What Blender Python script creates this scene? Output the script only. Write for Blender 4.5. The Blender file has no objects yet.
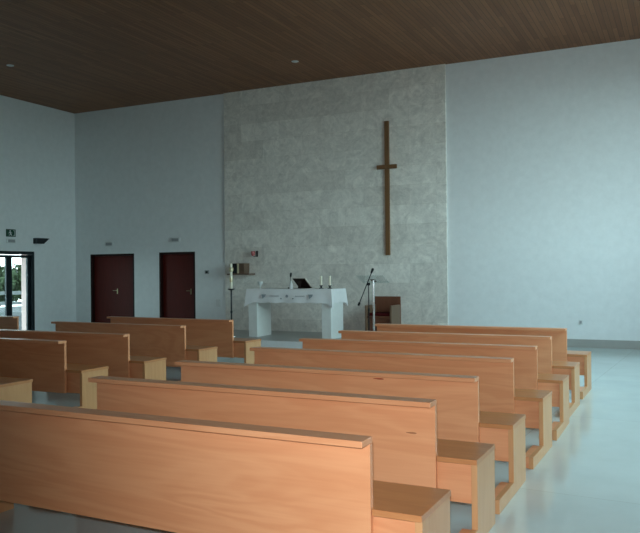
import bpy, bmesh, math, random
from mathutils import Vector, Matrix
random.seed(4)
C = bpy.context.scene.collection
PI = math.pi

# ------------------------------------------------------------------ materials
def new_mat(name):
    m = bpy.data.materials.new(name); m.use_nodes = True
    nt = m.node_tree; b = nt.nodes['Principled BSDF']
    return m, nt, b
def lin(r, g, b):
    f = lambda c: (c/255/12.92) if c/255 <= .04045 else ((c/255+.055)/1.055)**2.4
    return (f(r), f(g), f(b), 1)
def plain(name, col, rough=.5, metal=0, spec=.5, **kw):
    m, nt, b = new_mat(name)
    b.inputs['Base Color'].default_value = col
    b.inputs['Roughness'].default_value = rough
    b.inputs['Metallic'].default_value = metal
    b.inputs['Specular IOR Level'].default_value = spec
    for k, v in kw.items(): b.inputs[k].default_value = v
    # slight unevenness so that no surface is perfectly flat in tone
    tc = nt.nodes.new('ShaderNodeTexCoord'); n = nt.nodes.new('ShaderNodeTexNoise')
    n.inputs['Scale'].default_value = 9; n.inputs['Detail'].default_value = 4
    mp = nt.nodes.new('ShaderNodeMapRange'); mp.inputs[3].default_value = .92; mp.inputs[4].default_value = 1.06
    mx = nt.nodes.new('ShaderNodeMix'); mx.data_type = 'RGBA'; mx.blend_type = 'MULTIPLY'; mx.inputs[0].default_value = 1
    nt.links.new(tc.outputs['Object'], n.inputs['Vector']); nt.links.new(n.outputs['Fac'], mp.inputs[0])
    mx.inputs[6].default_value = col; nt.links.new(mp.outputs[0], mx.inputs[7])
    nt.links.new(mx.outputs[2], b.inputs['Base Color'])
    return m
def wood(name, c1, c2, axis='x', rough=.32, scale=1.0, spec=.5, figure=.5):
    """veneer: grain runs along the given object axis, with a slow cathedral figure"""
    m, nt, b = new_mat(name); N = nt.nodes; L = nt.links
    tc = N.new('ShaderNodeTexCoord'); oi = N.new('ShaderNodeObjectInfo')
    off = N.new('ShaderNodeVectorMath'); off.operation = 'ADD'
    cmb = N.new('ShaderNodeCombineXYZ')
    ml = N.new('ShaderNodeMath'); ml.operation = 'MULTIPLY'; ml.inputs[1].default_value = 37
    L.new(oi.outputs['Random'], ml.inputs[0])
    for i in range(3): L.new(ml.outputs[0], cmb.inputs[i])
    L.new(tc.outputs['Object'], off.inputs[0]); L.new(cmb.outputs[0], off.inputs[1])
    s = {'x': (.5, 3.2, 3.2), 'y': (3.2, .5, 3.2), 'z': (3.2, 3.2, .5)}[axis]
    mp = N.new('ShaderNodeMapping'); mp.inputs['Scale'].default_value = [v*scale for v in s]
    L.new(off.outputs[0], mp.inputs['Vector'])
    n1 = N.new('ShaderNodeTexNoise'); n1.inputs['Scale'].default_value = 1.0; n1.inputs['Detail'].default_value = 3; n1.inputs['Distortion'].default_value = 1.1
    L.new(mp.outputs[0], n1.inputs['Vector'])
    # contour the slow noise: growth rings cut by the veneer knife
    rg = N.new('ShaderNodeMath'); rg.operation = 'MULTIPLY'; rg.inputs[1].default_value = 40
    L.new(n1.outputs['Fac'], rg.inputs[0])
    sn = N.new('ShaderNodeMath'); sn.operation = 'SINE'; L.new(rg.outputs[0], sn.inputs[0])
    mr = N.new('ShaderNodeMapRange'); mr.inputs[1].default_value = -1; mr.inputs[2].default_value = 1
    mr.inputs[3].default_value = .5-figure*.28; mr.inputs[4].default_value = .5+figure*.28
    L.new(sn.outputs[0], mr.inputs[0])
    # fine fibre
    mp2 = N.new('ShaderNodeMapping'); mp2.inputs['Scale'].default_value = [v*scale*28 if v > 1 else v*6*scale for v in s]
    L.new(off.outputs[0], mp2.inputs['Vector'])
    n2 = N.new('ShaderNodeTexNoise'); n2.inputs['Scale'].default_value = 1; n2.inputs['Detail'].default_value = 4
    L.new(mp2.outputs[0], n2.inputs['Vector'])
    n3 = N.new('ShaderNodeTexNoise'); n3.inputs['Scale'].default_value = .35; n3.inputs['Detail'].default_value = 2
    L.new(mp.outputs[0], n3.inputs['Vector'])
    a1 = N.new('ShaderNodeMath'); a1.operation = 'ADD'; f2 = N.new('ShaderNodeMapRange'); f2.inputs[3].default_value = .28; f2.inputs[4].default_value = .72; L.new(n2.outputs['Fac'], f2.inputs[0]); L.new(mr.outputs[0], a1.inputs[0]); L.new(f2.outputs[0], a1.inputs[1])
    a2 = N.new('ShaderNodeMath'); a2.operation = 'ADD'; L.new(a1.outputs[0], a2.inputs[0]); L.new(n3.outputs['Fac'], a2.inputs[1])
    r2 = N.new('ShaderNodeMapRange'); r2.inputs[1].default_value = .95; r2.inputs[2].default_value = 2.05
    L.new(a2.outputs[0], r2.inputs[0])
    mx = N.new('ShaderNodeMix'); mx.data_type = 'RGBA'; mx.inputs[6].default_value = c1; mx.inputs[7].default_value = c2
    L.new(r2.outputs[0], mx.inputs[0]); L.new(mx.outputs[2], b.inputs['Base Color'])
    b.inputs['Roughness'].default_value = rough; b.inputs['Specular IOR Level'].default_value = spec
    bp = N.new('ShaderNodeBump'); bp.inputs['Strength'].default_value = .04; bp.inputs['Distance'].default_value = .002
    L.new(n2.outputs['Fac'], bp.inputs['Height']); L.new(bp.outputs[0], b.inputs['Normal'])
    return m

BE1, BE2 = lin(206, 134, 91), lin(232, 170, 125)
M = {}
M['beech'] = wood('beech_along', BE1, BE2, 'x')
M['beech_end'] = wood('beech_upright', lin(190, 134, 88), lin(208, 160, 114), 'z')
M['beech_seat'] = wood('beech_seat', lin(176, 114, 70), lin(202, 142, 92), 'x', rough=.3)
M['door_wood'] = wood('mahogany_door', lin(72, 20, 14), lin(102, 32, 24), 'z', rough=.5, figure=.25, spec=.2)
M['door_frame'] = wood('mahogany_frame', lin(34, 14, 11), lin(48, 20, 15), 'z', rough=.5, figure=.2, spec=.2)
M['chair_wood'] = wood('chair_wood', lin(92, 54, 38), lin(122, 76, 54), 'z', rough=.35)
M['chair_arm'] = wood('chair_arm_wood', lin(98, 76, 58), lin(124, 98, 76), 'z', rough=.35)
M['cross_wood'] = wood('cross_wood', lin(96, 68, 44), lin(134, 98, 64), 'z', rough=.45)
M['shelf_wood'] = wood('shelf_wood', lin(92, 72, 58), lin(122, 98, 80), 'x', rough=.45)
M['wall'] = plain('white_wall_paint', (.80, .83, .84, 1), .55, spec=.35)
M['knot_brown'] = plain('knot_brown', lin(164, 108, 70), .5)
M['knot_red'] = plain('knot_red', lin(150, 62, 34), .5)
M['alu'] = plain('dark_anodised_frame', lin(26, 38, 44), .4, .3)
M['chrome'] = plain('chrome', (.8, .82, .83, 1), .18, 1)
M['brass'] = plain('brass', (.42, .34, .2, 1), .4, 1)
M['gold'] = plain('pale_gold', (.75, .68, .46, 1), .35, .8)
M['black'] = plain('black_plastic', (.012, .013, .014, 1), .55, spec=.3)
M['darkmetal'] = plain('dark_metal', (.03, .035, .04, 1), .4, .6)
M['white_marble'] = plain('white_altar_stone', (.84, .87, .85, 1), .4)
M['cloth'] = plain('white_linen', (.88, .89, .90, 1), .9, spec=.1)
M['thread'] = plain('grey_embroidery', (.3, .34, .37, 1), .9, spec=.1)
M['wax'] = plain('candle_wax', (.86, .82, .66, 1), .5)
M['red_cushion'] = plain('red_cushion', lin(74, 18, 20), .9, spec=.1)
M['red_glass'] = plain('red_glass', lin(170, 84, 84), .2)
M['white_plastic'] = plain('white_plastic', (.7, .72, .72, 1), .4)
M['grey_plastic'] = plain('grey_plastic', (.34, .36, .37, 1), .4)
M['green_sign'] = plain('green_sign', lin(8, 70, 52), .4)
M['paper'] = plain('paper', (.8, .76, .68, 1), .8)
M['leather'] = plain('dark_leather', lin(38, 22, 18), .5)
M['skirting'] = plain('grey_stone_skirting', (.36, .36, .34, 1), .35)
M['platform'] = plain('grey_platform_stone', (.4, .41, .4, 1), .28)
M['riser'] = plain('white_step_edge', (.86, .88, .89, 1), .3)
M['glassware'] = plain('frosted_glass', (.8, .85, .85, 1), .15, **{'Transmission Weight': .15})
M['leaf'] = plain('leaf_green', lin(46, 56, 36), .8, spec=.1)
M['bark'] = plain('bark', lin(80, 66, 54), .8)
M['paving'] = plain('outside_paving', (.05, .05, .05, 1), .95, spec=.03)
M['pink_render'] = plain('pink_render', lin(232, 200, 194), .8)
M['rail'] = plain('grey_rail', (.17, .18, .18, 1), .6)

def mat_floor():
    m, nt, b = new_mat('polished_pale_floor'); N = nt.nodes; L = nt.links
    tc = N.new('ShaderNodeTexCoord')
    mp = N.new('ShaderNodeMapping'); mp.inputs['Location'].default_value = (1.75, .32, 0); mp.inputs['Rotation'].default_value = (0, 0, .06)
    L.new(tc.outputs['Object'], mp.inputs['Vector'])
    br = N.new('ShaderNodeTexBrick'); br.offset = 0; br.inputs['Scale'].default_value = 1
    br.inputs['Brick Width'].default_value = 2.8; br.inputs['Row Height'].default_value = 2.8
    br.inputs['Mortar Size'].default_value = .0035; br.inputs['Mortar Smooth'].default_value = .3
    br.inputs['Color1'].default_value = (.54, .64, .635, 1); br.inputs['Color2'].default_value = (.57, .665, .655, 1); br.inputs['Mortar'].default_value = (.43, .48, .47, 1)
    L.new(mp.outputs[0], br.inputs['Vector'])
    n = N.new('ShaderNodeTexNoise'); n.inputs['Scale'].default_value = 2.2; n.inputs['Detail'].default_value = 8; n.inputs['Roughness'].default_value = .65
    L.new(tc.outputs['Object'], n.inputs['Vector'])
    mr = N.new('ShaderNodeMapRange'); mr.inputs[3].default_value = .88; mr.inputs[4].default_value = 1.1
    L.new(n.outputs['Fac'], mr.inputs[0])
    mx = N.new('ShaderNodeMix'); mx.data_type = 'RGBA'; mx.blend_type = 'MULTIPLY'; mx.inputs[0].default_value = 1
    L.new(br.outputs['Color'], mx.inputs[6]); L.new(mr.outputs[0], mx.inputs[7])
    L.new(mx.outputs[2], b.inputs['Base Color'])
    b.inputs['Roughness'].default_value = .11; b.inputs['Specular IOR Level'].default_value = .6
    return m
def mat_ceiling():
    m, nt, b = new_mat('brown_slatted_ceiling'); N = nt.nodes; L = nt.links
    tc = N.new('ShaderNodeTexCoord')
    mp = N.new('ShaderNodeMapping'); mp.inputs['Rotation'].default_value = (0, 0, PI/2)
    L.new(tc.outputs['Object'], mp.inputs['Vector'])
    br = N.new('ShaderNodeTexBrick'); br.offset = .37; br.inputs['Scale'].default_value = 1
    br.inputs['Brick Width'].default_value = 1.6; br.inputs['Row Height'].default_value = .085
    br.inputs['Mortar Size'].default_value = .004; br.inputs['Mortar Smooth'].default_value = .2
    br.inputs['Color1'].default_value = lin(124, 80, 52); br.inputs['Color2'].default_value = lin(146, 98, 66); br.inputs['Mortar'].default_value = lin(86, 56, 38)
    L.new(mp.outputs[0], br.inputs['Vector'])
    mp2 = N.new('ShaderNodeMapping'); mp2.inputs['Scale'].default_value = (30, 1.2, 1)
    L.new(tc.outputs['Object'], mp2.inputs['Vector'])
    n = N.new('ShaderNodeTexNoise'); n.inputs['Scale'].default_value = 1; n.inputs['Detail'].default_value = 4
    L.new(mp2.outputs[0], n.inputs['Vector'])
    mr = N.new('ShaderNodeMapRange'); mr.inputs[3].default_value = .72; mr.inputs[4].default_value = 1.25
    L.new(n.outputs['Fac'], mr.inputs[0])
    mx = N.new('ShaderNodeMix'); mx.data_type = 'RGBA'; mx.blend_type = 'MULTIPLY'; mx.inputs[0].default_value = 1
    L.new(br.outputs['Color'], mx.inputs[6]); L.new(mr.outputs[0], mx.inputs[7])
    L.new(mx.outputs[2], b.inputs['Base Color']); b.inputs['Roughness'].default_value = .5; b.inputs['Specular IOR Level'].default_value = .3
    return m
def mat_stone():
    m, nt, b = new_mat('beige_stone_blocks'); N = nt.nodes; L = nt.links
    tc = N.new('ShaderNodeTexCoord')
    sp = N.new('ShaderNodeSeparateXYZ'); cb = N.new('ShaderNodeCombineXYZ')
    L.new(tc.outputs['Object'], sp.inputs[0]); L.new(sp.outputs['X'], cb.inputs['X']); L.new(sp.outputs['Z'], cb.inputs['Y'])
    br = N.new('ShaderNodeTexBrick'); br.offset = .43; br.inputs['Scale'].default_value = 1; br.inputs['Bias'].default_value = -.2
    br.inputs['Brick Width'].default_value = 1.05; br.inputs['Row Height'].default_value = .42
    br.inputs['Mortar Size'].default_value = .003; br.inputs['Mortar Smooth'].default_value = .3
    br.inputs['Color1'].default_value = (.76, .735, .68, 1); br.inputs['Color2'].default_value = (.92, .90, .84, 1); br.inputs['Mortar'].default_value = (.70, .67, .60, 1)
    L.new(cb.outputs[0], br.inputs['Vector'])
    def noise(scale, detail, dist, lo, hi, stretch=None):
        n = N.new('ShaderNodeTexNoise'); n.inputs['Scale'].default_value = scale; n.inputs['Detail'].default_value = detail; n.inputs['Distortion'].default_value = dist
        n.inputs['Roughness'].default_value = .65
        L.new(cb.outputs[0], n.inputs['Vector'])
        r = N.new('ShaderNodeMapRange'); r.inputs[1].default_value = .3; r.inputs[2].default_value = .7; r.inputs[3].default_value = lo; r.inputs[4].default_value = hi
        L.new(n.outputs['Fac'], r.inputs[0]); return r.outputs[0]
    cur = br.outputs['Color']
    for o in (noise(2.6, 8, 2.2, .82, 1.12), noise(9, 6, 1.4, .86, 1.08)):
        mx = N.new('ShaderNodeMix'); mx.data_type = 'RGBA'; mx.blend_type = 'MULTIPLY'; mx.inputs[0].default_value = 1
        L.new(cur, mx.inputs[6]); L.new(o, mx.inputs[7]); cur = mx.outputs[2]
    L.new(cur, b.inputs['Base Color']); b.inputs['Roughness'].default_value = .5; b.inputs['Specular IOR Level'].default_value = .4
    return m
def mat_pane():
    m = bpy.data.materials.new('window_pane'); m.use_nodes = True; nt = m.node_tree; nt.nodes.clear()
    o = nt.nodes.new('ShaderNodeOutputMaterial'); t = nt.nodes.new('ShaderNodeBsdfTransparent'); g = nt.nodes.new('ShaderNodeBsdfGlossy')
    g.inputs['Roughness'].default_value = .02; t.inputs['Color'].default_value = (.92, .98, .97, 1)
    lw = nt.nodes.new('ShaderNodeLayerWeight'); lw.inputs['Blend'].default_value = .5
    pw = nt.nodes.new('ShaderNodeMath'); pw.operation = 'POWER'; pw.inputs[1].default_value = 4; nt.links.new(lw.outputs['Facing'], pw.inputs[0])
    ma = nt.nodes.new('ShaderNodeMath'); ma.operation = 'MULTIPLY_ADD'; ma.inputs[1].default_value = .5; ma.inputs[2].default_value = .03; nt.links.new(pw.outputs[0], ma.inputs[0])
    mx = nt.nodes.new('ShaderNodeMixShader'); nt.links.new(ma.outputs[0], mx.inputs[0]); nt.links.new(t.outputs[0], mx.inputs[1]); nt.links.new(g.outputs[0], mx.inputs[2])
    nt.links.new(mx.outputs[0], o.inputs['Surface']); return m
M['floor'] = mat_floor(); M['ceiling'] = mat_ceiling(); M['stone'] = mat_stone(); M['pane'] = mat_pane()

# ------------------------------------------------------------------ mesh helpers
def box(bm, x0, x1, y0, y1, z0, z1, bev=0, mat=0):
    vs = [bm.verts.new((x, y, z)) for x in (x0, x1) for y in (y0, y1) for z in (z0, z1)]
    fs = [(0,1,3,2), (4,6,7,5), (0,4,5,1), (2,3,7,6), (0,2,6,4), (1,5,7,3)]
    fl = [bm.faces.new([vs[i] for i in f]) for f in fs]
    for f in fl: f.material_index = mat
    if bev:
        es = list({e for f in fl for e in f.edges})
        bmesh.ops.bevel(bm, geom=es, offset=bev, segments=2, affect='EDGES', profile=.5)
def prism(bm, pts, axis, a0, a1, bev=0):
    """polygon pts in the two remaining axes (in x,y,z order), extruded along axis"""
    def P(u, v, a): return {'x': (a, u, v), 'y': (u, a, v), 'z': (u, v, a)}[axis]
    A = [bm.verts.new(P(u, v, a0)) for u, v in pts]; B = [bm.verts.new(P(u, v, a1)) for u, v in pts]
    fl = [bm.faces.new(A), bm.faces.new(B[::-1])]
    n = len(pts)
    for i in range(n): fl.append(bm.faces.new((A[i], B[i], B[(i+1) % n], A[(i+1) % n])))
    bmesh.ops.recalc_face_normals(bm, faces=fl)
    if bev:
        es = list({e for f in fl for e in f.edges})
        bmesh.ops.bevel(bm, geom=es, offset=bev, segments=2, affect='EDGES', profile=.5)
def lathe(bm, prof, seg=24, c=(0, 0, 0)):
    rings = []
    for r, z in prof:
        rings.append([bm.verts.new((c[0]+max(r, 1e-4)*math.cos(2*PI*i/seg), c[1]+max(r, 1e-4)*math.sin(2*PI*i/seg), c[2]+z)) for i in range(seg)])
    for a, b in zip(rings, rings[1:]):
        for i in range(seg): bm.faces.new((a[i], a[(i+1) % seg], b[(i+1) % seg], b[i]))
    bm.faces.new(rings[0][::-1]); bm.faces.new(rings[-1])
def tube(bm, path, r, seg=12):
    path = [Vector(p) for p in path]; rings = []
    for i, p in enumerate(path):
        d = (path[min(i+1, len(path)-1)]-path[max(i-1, 0)]).normalized()
        u = d.orthogonal().normalized() if i == 0 else (u-d*u.dot(d)).normalized()
        v = d.cross(u); rr = r[i] if isinstance(r, (list, tuple)) else r
        rings.append([bm.verts.new(p+rr*(math.cos(2*PI*k/seg)*u+math.sin(2*PI*k/seg)*v)) for k in range(seg)])
    for a, b in zip(rings, rings[1:]):
        for i in range(seg): bm.faces.new((a[i], a[(i+1) % seg], b[(i+1) % seg], b[i]))
    bm.faces.new(rings[0][::-1]); bm.faces.new(rings[-1])
def obj(name, bm, mats, parent=None, loc=(0, 0, 0), smooth=False):
    me = bpy.data.meshes.new(name); bmesh.ops.recalc_face_normals(bm, faces=bm.faces); bm.to_mesh(me); bm.free()
    for m in (mats if isinstance(mats, list) else [mats]): me.materials.append(m)
    o = bpy.data.objects.new(name, me); C.objects.link(o); o.location = loc
    if parent: o.parent = parent
    if smooth:
        for p in me.polygons: p.use_smooth = True
        me.set_sharp_from_angle(angle=math.radians(40))
    return o
def part(name, mats, parent, fn, smooth=False):
    bm = bmesh.new(); fn(bm); return obj(name, bm, mats, parent, smooth=smooth)
def tag(o, label, cat, group=None, kind=None):
    o['label'] = label; o['category'] = cat
    if group: o['group'] = group
    if kind: o['kind'] = kind
    return o
def thing(name, label, cat, loc=(0, 0, 0), rz=0, group=None):
    o = bpy.data.objects.new(name, None); o.empty_display_size = .1; C.objects.link(o)
    o.location = loc; o.rotation_euler = (0, 0, rz); return tag(o, label, cat, group)
def solo(name, label, cat, mats, fn, loc=(0, 0, 0), rz=0, group=None, smooth=False):
    bm = bmesh.new(); fn(bm); o = obj(name, bm, mats, loc=loc, smooth=smooth); o.rotation_euler = (0, 0, rz)
    return tag(o, label, cat, group)
def struct(name, mats, fn, parent=None, loc=(0, 0, 0), smooth=False):
    bm = bmesh.new(); fn(bm); o = obj(name, bm, mats, parent, loc, smooth)
    if not parent: o['kind'] = 'structure'
    return o
def struct_root(name, loc=(0, 0, 0)):
    o = bpy.data.objects.new(name, None); o.empty_display_size = .1; C.objects.link(o); o.location = loc; o['kind'] = 'structure'; return o

# ------------------------------------------------------------------ the room
XL, XR, YB, YF, H, T = -14.73, 1.3, -2.2, 15.28, 5.84, .25
def wall_holes(bm, axis, a0, a1, p0, p1, z0, z1, holes):
    """solid wall from a0 to a1 along axis, thickness p0..p1, with rectangular holes (lo, hi, zlo, zhi)"""
    us = sorted({a0, a1, *[h[0] for h in holes], *[h[1] for h in holes]})
    zs = sorted({z0, z1, *[h[2] for h in holes], *[h[3] for h in holes]})
    solid = lambda i, j: 0 <= i < len(us)-1 and 0 <= j < len(zs)-1 and not any(
        h[0] <= (us[i]+us[i+1])/2 <= h[1] and h[2] <= (zs[j]+zs[j+1])/2 <= h[3] for h in holes)
    V = {}
    def v(u, p, z):
        k = (u, p, z)
        if k not in V: V[k] = bm.verts.new((u, p, z) if axis == 'x' else (p, u, z))
        return V[k]
    for i in range(len(us)-1):
        for j in range(len(zs)-1):
            if not solid(i, j): continue
            a, b, c, d = us[i], us[i+1], zs[j], zs[j+1]
            for p in (p0, p1): bm.faces.new((v(a, p, c), v(b, p, c), v(b, p, d), v(a, p, d)))
            for di, dj, q in ((-1, 0, ((a, c), (a, d))), (1, 0, ((b, c), (b, d))), (0, -1, ((a, c), (b, c))), (0, 1, ((a, d), (b, d)))):
                if not solid(i+di, j+dj):
                    (u1, z1_), (u2, z2_) = q
                    bm.faces.new((v(u1, p0, z1_), v(u2, p0, z2_), v(u2, p1, z2_), v(u1, p1, z1_)))

struct('floor', M['floor'], lambda b: box(b, XL-T, XR+T, YB-T, YF+T, -.2, 0))
struct('ceiling', M['ceiling'], lambda b: box(b, XL-T, XR+T, YB-T, YF+T, H, H+.2))
D1, D2 = (-14.21, -12.74), (-11.94, -10.84)
EX = (12.38, 13.84)                                    # exit doorway in the left wall
struct('wall_back', M['wall'], lambda b: wall_holes(b, 'x', XL-T, XR+T, YF, YF+T, 0, H, [(*D1, 0, 2.03), (*D2, 0, 2.04)]))
struct('wall_left', M['wall'], lambda b: wall_holes(b, 'y', YB, YF, XL-T, XL, 0, H, [(*EX, 0, 2.09)]))
RW = [(5.0, 6.6, .1, 1.4), (7.0, 13.4, 1.7, 5.2)]            # side windows, out of frame on the right
struct('wall_right', M['wall'], lambda b: wall_holes(b, 'y', YB, YF, XR, XR+T, 0, H, RW))
struct('wall_rear', M['wall'], lambda b: box(b, XL-T, XR+T, YB-T, YB, 0, H))
struct('trim_1', M['stone'], lambda b: box(b, -9.93, -4.44, YF-.05, YF, .15, H))   # stone cladding behind the altar
for nm, a, bb in (('baseboard_back', XL, D1[0]), ('baseboard_back_middle', D1[1], D2[0]), ('baseboard_back_centre', D2[1], -10.25), ('baseboard_right_back', -4.15, XR)):
    struct(nm, M['skirting'], lambda b: box(b, a, bb, YF-.015, YF, 0, .16))
# altar platform, one step up
pl = struct_root('trim_2')
struct('step_top', M['platform'], lambda b: box(b, -10.25, -4.15, 13.06, YF, .125, .15, .003), pl)
struct('step_riser', M['riser'], lambda b: box(b, -10.24, -4.16, 13.03, 13.059, 0, .149), pl)
struct('step_core', M['platform'], lambda b: box(b, -10.24, -4.16, 13.06, YF, 0, .125), pl)

# inner doors
def door(name, x0, x1, h, hx):
    r = struct_root(name, ((x0+x1)/2, YF, 0)); w = (x1-x0)/2
    def fr(b):
        prism(b, [(-w, 0), (-w+.05, 0), (-w+.05, h-.05), (w-.05, h-.05), (w-.05, 0), (w, 0), (w, h), (-w, h)], 'y', .0, .16)
        box(b, -w+.01, w-.01, .165, .18, 0, h-.01)  # closing panel added behind the leaf, blocks sky light through the gap
    struct('door_frame', M['door_frame'], fr, r)
    lo, hi = -w+.05, w-.05
    def leaf(b):
        box(b, lo+.003, hi-.003, .09, .13, .008, h-.053, .003)
    lf = struct('door_leaf', M['door_wood'], leaf, r)
    def hd(b):
        s = 1 if hx < 0 else -1
        box(b, hx-.015, hx+.015, .08, .09, .98, 1.12, .004)
        tube(b, [(hx, .085, 1.07), (hx, .045, 1.07)], .011)
        tube(b, [(hx, .045, 1.07), (hx-.11, .042, 1.07)], .007)
    hdl = struct('door_handle', M['brass'], hd, lf)
door('door_1', *D1, 2.03, .10)
door('door_2', *D2, 2.04, .36)

# exit door: two narrow glazed leaves in a dark frame
r = struct_root('door_3', (XL, 0, 0)); y0, y1 = EX
struct('door_frame', M['alu'], lambda b: prism(b, [(y0, 0), (y0+.07, 0), (y0+.07, 2.01), (y1-.07, 2.01), (y1-.07, 0), (y1, 0), (y1, 2.09), (y0, 2.09)], 'x', -.14, .01), r)
ym = 13.115
for a, bb in ((y0+.075, ym-.003), (ym+.003, y1-.075)):
    def leaf(b):
        s = .085
        for q in ((a, a+s, .01, 2.0), (bb-s, bb, .01, 2.0), (a+s, bb-s, .01, .12), (a+s, bb-s, 1.93, 2.0)): box(b, -.11, -.06, q[0], q[1], q[2], q[3])
    lf = struct('door_leaf', M['alu'], leaf, r)
    struct('pane', M['pane'], lambda b: box(b, -.088, -.082, a+.086, bb-.086, .121, 1.929), lf)

# windows out of frame (they light the hall)
def window(name, axis, lo, hi, z0, z1, p, n):
    r = struct_root(name)
    def put(b, u0, u1, q0, q1, za, zb):
        if axis == 'y': box(b, q0, q1, u0, u1, za, zb)
        else: box(b, u0, u1, q0, q1, za, zb)
    def fr(b):
        put(b, lo, hi, p-.03, p+.03, z0, z0+.05); put(b, lo, hi, p-.03, p+.03, z1-.05, z1)
        for i in range(n+1):
            u = lo+(hi-lo-.05)*i/n; put(b, u, u+.05, p-.03, p+.03, z0+.05, z1-.05)
    struct('window_frame', M['alu'], fr, r)
    struct('pane', M['pane'], lambda b: put(b, lo+.01, hi-.01, p-.004, p+.004, z0+.01, z1-.01), r)
for i, (a, bb, za, zb) in enumerate(RW): window('window_%d' % (i+1), 'y', a, bb, za, zb, XR+.15, 3)
def portal(name, loc, rot, sx, sy):
    l = bpy.data.lights.new(name, 'AREA'); l.shape = 'RECTANGLE'; l.size = sx; l.size_y = sy; l.cycles.is_portal = True
    o = bpy.data.objects.new(name, l); C.objects.link(o); o.location = loc; o.rotation_euler = rot
for i, (a, bb, za, zb) in enumerate(RW): portal('daylight_opening', (XR+.2, (a+bb)/2, (za+zb)/2), (0, PI/2, 0), zb-za, bb-a)
portal('daylight_opening', (XL-.2, (y0+y1)/2, 1.05), (0, -PI/2, 0), 2.0, y1-y0)

# ------------------------------------------------------------------ pews
W2, EXT = 1.262, .235
def make_pew():
    r = thing('pew', '', 'pew')
    def back(b): box(b, -W2, W2, -.032, 0, .22, .77, .002)
    part('backrest', M['beech'], r, back)
    part('book_ledge', M['beech'], r, lambda b: box(b, -W2, W2, -.119, .002, .77, .80, .003))
    xo = W2+EXT
    part('seat', M['beech_seat'], r, lambda b: prism(b, [(-xo, -.022), (-W2-.002, -.022), (-W2-.002, .002), (W2+.002, .002), (W2+.002, -.022), (xo, -.022), (xo, .412), (-xo, .412)], 'z', .45, .48, .003))
    part('apron', M['beech'], r, lambda b: box(b, -xo+.034, xo-.034, .022, .044, .22, .45, .002))
    for s in (-1, 1):
        a, c = sorted((s*(xo-.036), s*(xo-.001)))
        part('end_panel', M['beech_end'], r, lambda b: prism(b, [(-.44, 0), (.40, 0), (.40, .45), (-.012, .45), (-.012, .09), (-.44, .09)], 'x', a, c, .003))
        a, c = sorted((s*(xo-.036), s*(xo-(.09 if s > 0 else .21))))
        part('foot_block', M['beech'], r, lambda b: box(b, a, c, -.425, -.014, 0, .088, .003))
    return r
def copy_tree(o, parent=None):
    c = o.copy(); C.objects.link(c)
    if parent: c.parent = parent
    for ch in list(o.children): copy_tree(ch, c)
    return c
PEWS = [
 (-2.524, 3.138, -.012, 'R', 'long beech pew nearest the camera, its plain back filling the lower left'),
 (-2.542, 4.164, -.009, 'R', 'beech pew directly in front of the nearest one, right-hand block'),
 (-2.548, 5.176, -.008, 'R', 'third beech pew from the camera in the right-hand block, small red mark on its back'),
 (-2.542, 6.353, -.016, 'R', 'middle beech pew of the right-hand block, fourth from the camera'),
 (-2.533, 7.392, .002, 'R', 'third beech pew from the altar in the right-hand block'),
 (-2.566, 8.500, -.005, 'R', 'beech pew behind the front one in the right-hand block'),
 (-2.569, 9.705, -.009, 'R', 'frontmost beech pew of the right-hand block, nearest the lectern and chair'),
 (-7.399, 5.108, 0, 'L', 'shaded pew of which only a pale end panel shows at the left picture edge'),
 (-7.401, 6.217, .001, 'L', 'shaded brown pew cut by the left edge, its backrest nearest in the left block'),
 (-7.303, 7.151, .002, 'L', 'shaded brown pew in the left block, third from its front'),
 (-7.476, 8.594, -.049, 'L', 'shaded brown pew in the left block, behind the front one'),
 (-7.488, 9.839, -.052, 'L', 'frontmost shaded brown pew of the left block, before the two doors'),
 (-11.66, 9.42, 0, 'F', 'dark pew end just showing in front of the glazed exit door'),
]
GR = {'R': 'pews in the right-hand block', 'L': 'pews in the shaded left block', 'F': 'pews along the left wall'}
proto = make_pew()
for i, (x, y, a, g, lab) in enumerate(PEWS):
    o = proto if i == 0 else copy_tree(proto)
    o.location = (x, y, 0); o.rotation_euler = (0, 0, a); o['label'] = lab
    if i in (1, 2):                                     # a knot in the veneer of these two backs
        kx, kz, w = ((1.125, .602, .026), (.532, .745, .034))[i-1]
        part('wood_knot', M['knot_brown'] if i == 1 else M['knot_red'], o, lambda b: prism(b, [(kx+w*math.cos(q*PI/8)*(1.5 if q in (7, 8, 9) else 1), kz+.0055*math.sin(q*PI/8)) for q in range(16)], 'y', -.0332, -.0321))
    if g != 'F': o['group'] = GR[g]
    elif 'group' in o: del o['group']

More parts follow.
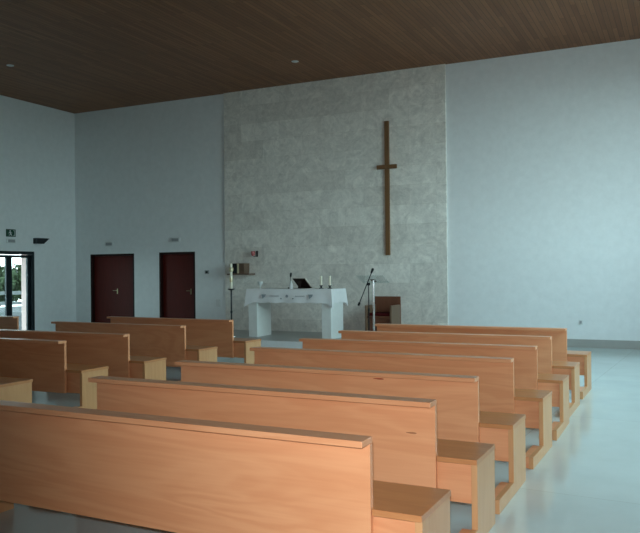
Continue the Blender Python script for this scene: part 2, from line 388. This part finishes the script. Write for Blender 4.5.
# ------------------------------------------------------------------ altar and what stands on it
AX, AY, AZ = -7.37, 14.0, .15
alt = thing('altar', 'white stone altar table on two slab legs, on the platform', 'altar', (AX, AY, AZ))
part('altar_top', M['white_marble'], alt, lambda b: box(b, -.985, .985, -.35, .35, .93, 1.01, .004))
for s in (-1, 1):
    part('leg', M['white_marble'], alt, lambda b: box(b, min(s*.97, s*.76), max(s*.97, s*.76), -.32, .28, 0, .93, .004))
def cloth(b):
    hx, hy, zt = .995, .36, 1.016
    # perimeter samples with corner weight
    pts = []; n1, n2 = 44, 18
    def add(x, y, nx, ny, cw): pts.append((x, y, nx, ny, cw))
    def side(x0, y0, x1, y1, nx, ny, n):
        ln = math.hypot(x1-x0, y1-y0)
        for i in range(n):
            t = (i+.0)/n; d = min(t, 1-t)*ln
            add(x0+(x1-x0)*t, y0+(y1-y0)*t, nx, ny, math.exp(-(d/.06)**1.5))
    side(-hx, -hy, hx, -hy, 0, -1, n1); side(hx, -hy, hx, hy, 1, 0, n2); side(hx, hy, -hx, hy, 0, 1, n1); side(-hx, hy, -hx, -hy, -1, 0, n2)
    n = len(pts); rings = []
    for k in range(8):
        t = k/7; ring = []
        for i, (x, y, nx, ny, cw) in enumerate(pts):
            cx, cy = math.copysign(1, x), math.copysign(1, y)
            fl = .012*math.sin(i*.55)*t+.012*t
            L = .285+.10*cw+.006*math.sin(i*.9)
            ox, oy = nx*fl+cx*cw*.035*t, ny*fl+cy*cw*.03*t
            ring.append(b.verts.new((x+ox, y+oy, zt-L*t)))
        rings.append(ring)
    for a, c in zip(rings, rings[1:]):
        for i in range(n): b.faces.new((a[i], a[(i+1) % n], c[(i+1) % n], c[i]))
    b.faces.new(rings[0])
    # embroidery on the front drop: chalice shapes, dashes and a small disc, thin raised stitches
    def patch(poly, yoff=-.385):
        A = [b.verts.new((u, yoff-.012, v)) for u, v in poly]; B = [b.verts.new((u, yoff, v)) for u, v in poly]
        fl = [b.faces.new(A)]
        m = len(poly)
        for i in range(m): fl.append(b.faces.new((A[i], B[i], B[(i+1) % m], A[(i+1) % m])))
        for f in fl: f.material_index = 1
    def disc(u, v, r): patch([(u+r*math.cos(k*PI/6), v+r*math.sin(k*PI/6)) for k in range(12)])
    for u in (-.55, .55):
        patch([(u-.055, .905), (u+.05, .905), (u+.03, .86), (u-.012, .835), (u-.012, .82), (u-.035, .82), (u-.035, .84)])
    for u in (-.3, .3): patch([(u-.11, .866), (u+.11, .866), (u+.11, .876), (u-.11, .876)])
    disc(0, .87, .03); disc(-.14, .82, .014); disc(.14, .82, .014)
cl = solo('altar_cloth', 'white linen cloth draped over the altar, grey embroidery on its front', 'tablecloth', [M['cloth'], M['thread']], cloth, (AX, AY, AZ), smooth=True)
ZT = AZ+1.018
def glass(b): lathe(b, [(.038, 0), (.036, .006), (.008, .015), (.008, .05), (.03, .07), (.055, .11), (.06, .15), (.056, .15), (.05, .112), (.02, .078)], 20)
solo('glass_goblet', 'small pale glass goblet at the left end of the altar', 'goblet', M['glassware'], glass, (-8.22, 13.98, ZT), smooth=True)
for x, lab in ((-6.78, 'short cream candle on dark holder on the altar, the left of two'), (-6.58, 'short cream candle on dark holder on the altar, the right of two')):
    t = thing('candle', lab, 'candle', (x, 14.02, ZT), group='candles on the altar')
    part('candle_holder', M['darkmetal'], t, lambda b: lathe(b, [(.05, 0), (.05, .008), (.016, .02), (.018, .045), (.036, .055), (.036, .065), (.02, .066)], 20), True)
    part('wax_candle', M['wax'], t, lambda b: lathe(b, [(.023, .067), (.023, .255), (.018, .262), (.004, .258)], 16), True)
    part('wick', M['black'], t, lambda b: tube(b, [(0, 0, .257), (.001, 0, .275)], .0025, 6))
# missal on its sloping stand, back towards the pews
t = thing('book_stand', 'dark sloping book stand at the middle of the altar', 'stand', (-7.26, 14.06, ZT), -.12)
# board leans so that its reading side faces the wall
def board2(b): prism(b, [(.125, .012), (.14, .022), (-.10, .215), (-.115, .205)], 'x', -.15, .15, .002)
part('sloping_board', M['leather'], t, board2)
part('lip', M['leather'], t, lambda b: box(b, -.15, .15,   .141, .165, .004, .035, .002))
part('strut', M['leather'], t, lambda b: prism(b, [(-.10, .0), (-.085, .0), (-.055, .15), (-.068, .155)], 'x', -.03, .03))
part('foot', M['leather'], t, lambda b: box(b, -.13, .13, -.11, .13, .0, .004))
bk = thing('missal', 'open book with pale pages lying on the dark book stand on the altar', 'book', (-7.26, 14.06, ZT), -.12)
def pages(b):
    for s in (-1, 1):
        prof = [(.1263, .0369), (.1451, .0603), (-.0652, .2296), (-.084, .2062)]
        prism(b, prof, 'x', min(s*.004, s*.155), max(s*.004, s*.155), .003)
part('page_block', M['paper'], bk, pages)
mic = thing('table_microphone', 'black gooseneck microphone standing beside the book on the altar', 'microphone', (-7.47, 13.95, ZT))
part('base', M['black'], mic, lambda b: box(b, -.04, .04, -.05, .05, 0, .025, .006))
part('gooseneck', M['black'], mic, lambda b: tube(b, [(0, 0, .02), (-.002, 0, .12), (.0, .005, .2), (.004, .01, .25)], .006))
part('capsule', M['black'], mic, lambda b: tube(b, [(.003, .008, .24), (.005, .012, .27), (.008, .018, .32), (.009, .02, .335)], [.012, .02, .022, .01]), True)
solo('cruet', 'small white cruet beside the gooseneck microphone on the altar', 'cruet', M['white_plastic'], lambda b: lathe(b, [(.035, 0), (.04, .03), (.036, .1), (.02, .13), (.02, .16), (.026, .168)], 18), (-7.395, 13.84, ZT), smooth=True)

# paschal candle on its tall stand, left of the altar
t = thing('candle_stand', 'tall thin floor candle stand left of the altar', 'candle stand', (-8.73, 13.62, AZ))
part('base', M['chrome'], t, lambda b: lathe(b, [(.14, 0), (.14, .012), (.06, .03), (.02, .05), (.018, .06)], 28), True)
part('pole', M['darkmetal'], t, lambda b: lathe(b, [(.017, .06), (.017, .5), (.026, .515), (.026, .54), (.017, .555), (.017, 1.0)], 16), True)
part('drip_dish', M['darkmetal'], t, lambda b: lathe(b, [(.02, .985), (.075, 1.01), (.08, 1.022), (.03, 1.02)], 24), True)
pc = thing('paschal_candle', 'tall white candle with gold bands on the floor stand left of the altar', 'candle', (-8.73, 13.62, AZ+1.022))
part('wax_candle', M['wax'], pc, lambda b: lathe(b, [(.03, 0), (.03, .53), (.024, .54), (.005, .535)], 18), True)
part('gold_band', M['gold'], pc, lambda b: lathe(b, [(.033, .14), (.036, .16), (.036, .22), (.033, .24)], 18), True)
part('gold_band', M['gold'], pc, lambda b: lathe(b, [(.033, .36), (.05, .39), (.05, .44), (.033, .46)], 18), True)
part('wick', M['black'], pc, lambda b: tube(b, [(0, 0, .535), (0, 0, .56)], .003, 6))

# tabernacle on its wall shelf
t = thing('wall_shelf', 'narrow brown shelf on the stone wall under the small cabinet', 'shelf', (-9.42, YF-.05, 1.46))
part('shelf_board', M['shelf_wood'], t, lambda b: box(b, -.27, .33, -.3, 0, 0, .03, .003))
t = thing('tabernacle', 'small gilded cabinet with dark panels on the shelf at left of the stone wall', 'tabernacle', (-9.42, YF-.2, 1.49))
part('body', M['shelf_wood'], t, lambda b: box(b, -.17, .19, -.13, .12, 0, .24, .004))
for a, c in ((-.165, -.13), (.01, .06)): part('gilded_post', M['gold'], t, lambda b: box(b, a, c, -.145, -.131, .005, .235, .002))
part('door', M['black'], t, lambda b: box(b, -.128, .008, -.142, -.131, .005, .235, .002))
# sanctuary lamp
t = thing('sanctuary_lamp', 'small red glass lamp on a dark bracket high on the stone wall', 'lamp', (-9.06, YF-.05, 1.93))
part('bracket', M['darkmetal'], t, lambda b: (box(b, .01, .05, -.02, 0, -.05, .09, .003), tube(b, [(.03, -.02, -.03), (.0, -.09, -.045), (-.02, -.11, -.04)], .008)))
part('lamp_glass', M['red_glass'], t, lambda b: lathe(b, [(.03, -.03), (.045, .0), (.05, .07), (.044, .08)], 18, (-.02, -.11, 0)), True)

# cross
t = thing('wall_cross', 'tall slender wooden cross with short arms on the stone wall', 'cross', (-5.74, YF-.05, 1.86))
part('upright', M['cross_wood'], t, lambda b: box(b, -.05, .05, -.055, 0, 0, 2.9, .004))
part('crossbar', M['cross_wood'], t, lambda b: box(b, -.22, .24, -.09, -.056, 1.86, 1.95, .004))

# presider's chair
t = thing('presider_chair', 'wooden box armchair with red cushion against the stone wall', 'armchair', (-5.66, 14.66, AZ))
part('backrest', M['chair_wood'], t, lambda b: box(b, -.295, .295, .25, .29, .04, .83, .004))
part('seat', M['chair_wood'], t, lambda b: box(b, -.25, .25, -.27, .249, .40, .44, .004))
part('front_panel', M['chair_wood'], t, lambda b: box(b, -.248, .248, -.22, -.19, .02, .40, .003))
for s in (-1, 1): part('armrest_panel', M['chair_arm'], t, lambda b: box(b, min(s*.295, s*.252), max(s*.295, s*.252), -.28, .249, 0, .66, .004))
part('seat_cushion', M['red_cushion'], t, lambda b: box(b, -.242, .242, -.25, .24, .441, .50, .018))

# acrylic lectern
M['acrylic'] = mat_pane(); M['acrylic'].name = 'clear_acrylic'; M['acrylic'].node_tree.nodes['Transparent BSDF'].inputs['Color'].default_value = (.96, .98, .98, 1)
t = thing('lectern', 'clear acrylic lectern on a slim chrome post right of the altar', 'lectern', (-5.51, 13.77, AZ))
part('base_plate', M['chrome'], t, lambda b: box(b, -.19, .19, -.19, .19, 0, .015, .004))
part('post', M['chrome'], t, lambda b: lathe(b, [(.02, .015), (.02, 1.2)], 18), True)
part('reading_board', M['acrylic'], t, lambda b: prism(b, [(-.2, 1.29), (-.2, 1.278), (.17, 1.13), (.17, 1.142)], 'x', -.29, .27))
part('lip', M['acrylic'], t, lambda b: box(b, -.29, .27, .16, .172, 1.143, 1.17))
part('mount', M['chrome'], t, lambda b: prism(b, [(-.06, 1.222), (-.06, 1.2), (.06, 1.155), (.06, 1.172)], 'x', -.05, .05))

# microphone boom stand
t = thing('microphone_stand', 'black boom microphone stand before the chair, beside the clear lectern', 'microphone stand', (-5.40, 13.24, AZ))
part('pole', M['black'], t, lambda b: lathe(b, [(.013, .1), (.013, .6), (.018, .61), (.018, .66), (.009, .67), (.009, 1.12)], 12), True)
part('clamp', M['black'], t, lambda b: box(b, -.03, .03, -.02, .02, 1.10, 1.15, .006))
part('boom', M['black'], t, lambda b: tube(b, [(-.205, 0, .735), (.07, -.0, 1.36)], .009))
part('counterweight', M['black'], t, lambda b: tube(b, [(-.215, 0, .715), (-.19, 0, .772)], .02), True)
part('microphone', M['black'], t, lambda b: tube(b, [(.055, 0, 1.33), (.078, 0, 1.385), (.09, 0, 1.41), (.096, 0, 1.425)], [.014, .024, .026, .012]), True)
for k in range(3):
    a = 2*PI*k/3+.4
    part('leg', M['black'], t, lambda b: tube(b, [(0, 0, .12), (.19*math.cos(a), .19*math.sin(a), .012)], .009))

# ------------------------------------------------------------------ small fittings on the walls and ceiling
t = thing('exit_sign', 'green exit pictogram sign above the glazed door on the left wall', 'sign', (XL, 13.11, 2.44))
part('sign_plate', M['green_sign'], t, lambda b: box(b, 0, .03, -.135, .135, 0, .18, .004))
def picto(b):
    x0, x1 = .031, .034
    def pg(p): prism(b, p, 'x', x0, x1)
    pg([(-.085+.018*math.cos(k*PI/4)+.05, .138+.018*math.sin(k*PI/4)) for k in range(8)])           # running figure
    pg([(-.06, .115), (-.02, .118), (-.005, .07), (-.03, .06)])
    pg([(-.03, .068), (-.008, .07), (-.035, .035), (-.075, .03), (-.075, .043), (-.05, .045)])
    pg([(-.018, .07), (0, .066), (.02, .035), (.005, .022)])
    pg([(-.02, .115), (-.01, .104), (.018, .085), (.024, .095)])
    pg([(-.058, .113), (-.085, .08), (-.078, .073), (-.05, .098)])
    pg([(.05, .02), (.105, .02), (.105, .155), (.05, .155), (.05, .145), (.094, .145), (.094, .03), (.05, .03)])  # doorway
part('running_figure', M['white_plastic'], t, picto)
def emer(label, loc, rz):
    t = thing('emergency_light', label, 'emergency light', loc, rz, group='emergency lights')
    part('housing', M['white_plastic'], t, lambda b: box(b, -.13, .13, -.035, 0, -.055, .055, .008))
    part('lens', M['grey_plastic'], t, lambda b: box(b, -.10, .10, -.044, -.0355, -.035, .035, .008))
emer('pale emergency light just under the green exit sign', (XL, 13.11, 2.335), PI/2)
emer('pale emergency light above the wider left dark-red door', (-13.54, YF, 2.29), 0)
emer('pale emergency light above the narrower right dark-red door', (-11.41, YF, 2.345), 0)
t = thing('wall_lamp', 'dark wedge-shaped wall lamp beside the glazed exit door', 'wall lamp', (XL, 13.82, 2.29))
part('lamp_shade', M['darkmetal'], t, lambda b: prism(b, [(0, 0), (.24, 0), (.43, .14), (0, .14)], 'x', .0, .12, .004))
part('diffuser', M['grey_plastic'], t, lambda b: box(b, .015, .1, .02, .38, .141, .146))
def plate(name, label, loc, w, h, mats):
    t = thing(name, label, 'switch' if 'switch' in name else 'socket', loc)
    part('plate', mats[0], t, lambda b: box(b, -w, w, -.012, 0, -h, h, .003))
    part('rocker' if 'switch' in name else 'socket_insert', mats[1], t, lambda b: box(b, -w*.55, w*.55, -.018, -.0125, -h*.55, h*.55, .002))
plate('control_switch', 'small dark switch on the wall right of the narrower door', (-10.49, YF, 1.53), .06, .045, (M['grey_plastic'], M['black']))
plate('light_switch', 'white switch plate low on the wall left of the stone cladding', (-10.16, YF, .78), .07, .09, (M['white_plastic'], M['white_plastic']))
plate('wall_socket', 'grey wall socket low on the bare right-hand wall', (-1.8, YF, .49), .035, .05, (M['white_plastic'], M['grey_plastic']))
for x, y, lab in ((-12.45, 11.11, 'recessed ceiling spot near the left wall'), (-7.12, 13.6, 'recessed ceiling spot above the altar')):
    t = thing('ceiling_spot', lab, 'ceiling light', (x, y, H), group='recessed ceiling spots')
    part('trim_ring', M['white_plastic'], t, lambda b: lathe(b, [(.075, 0), (.075, -.006), (.058, -.012), (.05, -.004)], 24), True)
    part('lens', M['white_plastic'], t, lambda b: lathe(b, [(.048, -.003), (.045, -.016), (.02, -.022)], 20), True)

# ------------------------------------------------------------------ outside the exit door
struct('trim_3', M['paving'], lambda b: box(b, XL-14, XL-T, 2, 30, -.12, -.02))
struct('ceiling_added_shade', M['rail'], lambda b: box(b, -18, XL-T, 8, 15.2, 2.75, 2.95))  # unseen roof added to shade the pillar and paving outside
solo('porch_pillar', 'pale pink rendered pillar outside the glazed exit door', 'pillar', M['pink_render'], lambda b: box(b, -.12, .12, -.12, .12, 0, 2.75, .01), (-15.62, 14.47, -.02))
def shrub(b, n, rx, ry, rz, cz):
    for i in range(n):
        th, u = random.random()*2*PI, random.uniform(-1, 1); s = math.sqrt(1-u*u); k = random.random()**.4
        p = Vector((rx*k*s*math.cos(th), ry*k*s*math.sin(th), cz+rz*k*u))
        d = Vector((random.gauss(0, 1), random.gauss(0, 1), random.gauss(0, 1))).normalized(); e = d.orthogonal().normalized()
        l, w = random.uniform(.1, .2), random.uniform(.035, .07)
        b.faces.new([b.verts.new(p), b.verts.new(p+d*l*.5+e*w), b.verts.new(p+d*l), b.verts.new(p+d*l*.5-e*w)])
for x, y, sc, lab in ((-20.6, 17.6, 1.0, 'bushy green tree outside, seen through the left pane of the exit door'), (-22.0, 20.4, 1.1, 'green tree outside, seen through the right pane of the exit door')):
    t = thing('tree', lab, 'tree', (x, y, -.02), group='trees outside the exit door')
    part('crown', M['leaf'], t, lambda b: shrub(b, 2600, 1.15*sc, 1.15*sc, .62*sc, 1.15*sc))
    part('trunk', M['bark'], t, lambda b: tube(b, [(0, 0, 0), (.03, .02, .5), (0, 0, 1.1*sc)], [.09, .07, .05]))
t = thing('railing', 'pale grey horizontal railing outside beyond the exit door', 'railing', (-17.6, 15.6, -.02), .9)
for k in range(3): part('rail', M['rail'], t, lambda b: box(b, -3, 3, -.02, .02, .35+k*.3, .45+k*.3))
for k in range(4): part('post', M['rail'], t, lambda b: box(b, -2.9+k*1.9, -2.82+k*1.9, .021, .08, 0, 1.1))

# ------------------------------------------------------------------ sky
w = bpy.data.worlds.new('sky'); bpy.context.scene.world = w; w.use_nodes = True
nt = w.node_tree; N = nt.nodes; L = nt.links; bg = N['Background']
tc = N.new('ShaderNodeTexCoord'); sp = N.new('ShaderNodeSeparateXYZ'); L.new(tc.outputs['Generated'], sp.inputs[0])
cr = N.new('ShaderNodeValToRGB'); mr = N.new('ShaderNodeMapRange'); mr.inputs[1].default_value = -1; mr.inputs[2].default_value = 1
L.new(sp.outputs['Z'], mr.inputs[0]); L.new(mr.outputs[0], cr.inputs[0])
e = cr.color_ramp.elements
e[0].position = .44; e[0].color = (.16, .18, .18, 1)
e[1].position = .5; e[1].color = (.79, .99, 1.03, 1)
x = e.new(.75); x.color = (.70, .93, 1.04, 1)
L.new(cr.outputs[0], bg.inputs['Color']); bg.inputs['Strength'].default_value = 2.2

# ------------------------------------------------------------------ camera
fw = Vector((-0.43654119, 0.89966943, 0.00516823)); rt = Vector((0.89961476, 0.43657167, -0.00992277)); up = rt.cross(fw)
cd = bpy.data.cameras.new('camera'); cam = bpy.data.objects.new('camera', cd); C.objects.link(cam)
R3 = Matrix((rt, up, -fw)).transposed()
cam.matrix_world = Matrix.Translation((0, 0, 1.5459)) @ R3.to_4x4()
cd.sensor_width = 36; cd.sensor_fit = 'HORIZONTAL'; cd.lens = 748.735/640*36; cd.clip_start = .05
# the photographer's flash fired: a small lamp above the lens
fl = bpy.data.lights.new('camera_flash', 'SPOT'); fl.energy = 183; fl.shadow_soft_size = .03; fl.color = (.96, 1.02, 1.05)
fl.spot_size = math.radians(81); fl.spot_blend = 1
fo = bpy.data.objects.new('camera_flash', fl); C.objects.link(fo); fo.location = (0, -.02, 1.66)
fo.rotation_euler = Vector((-.24, .95, -.16)).to_track_quat('-Z', 'Y').to_euler()
sc = bpy.context.scene; sc.camera = cam
sc.view_settings.view_transform = 'Standard'; sc.view_settings.look = 'None'; sc.view_settings.gamma = 1; sc.view_settings.use_curve_mapping = False
sc.view_settings.exposure = 1.84
cy = sc.cycles; cy.use_denoising = True; cy.max_bounces = 10; cy.diffuse_bounces = 6; cy.glossy_bounces = 4; cy.transparent_max_bounces = 12
cy.caustics_reflective = False; cy.caustics_refractive = False; cy.sample_clamp_indirect = 6
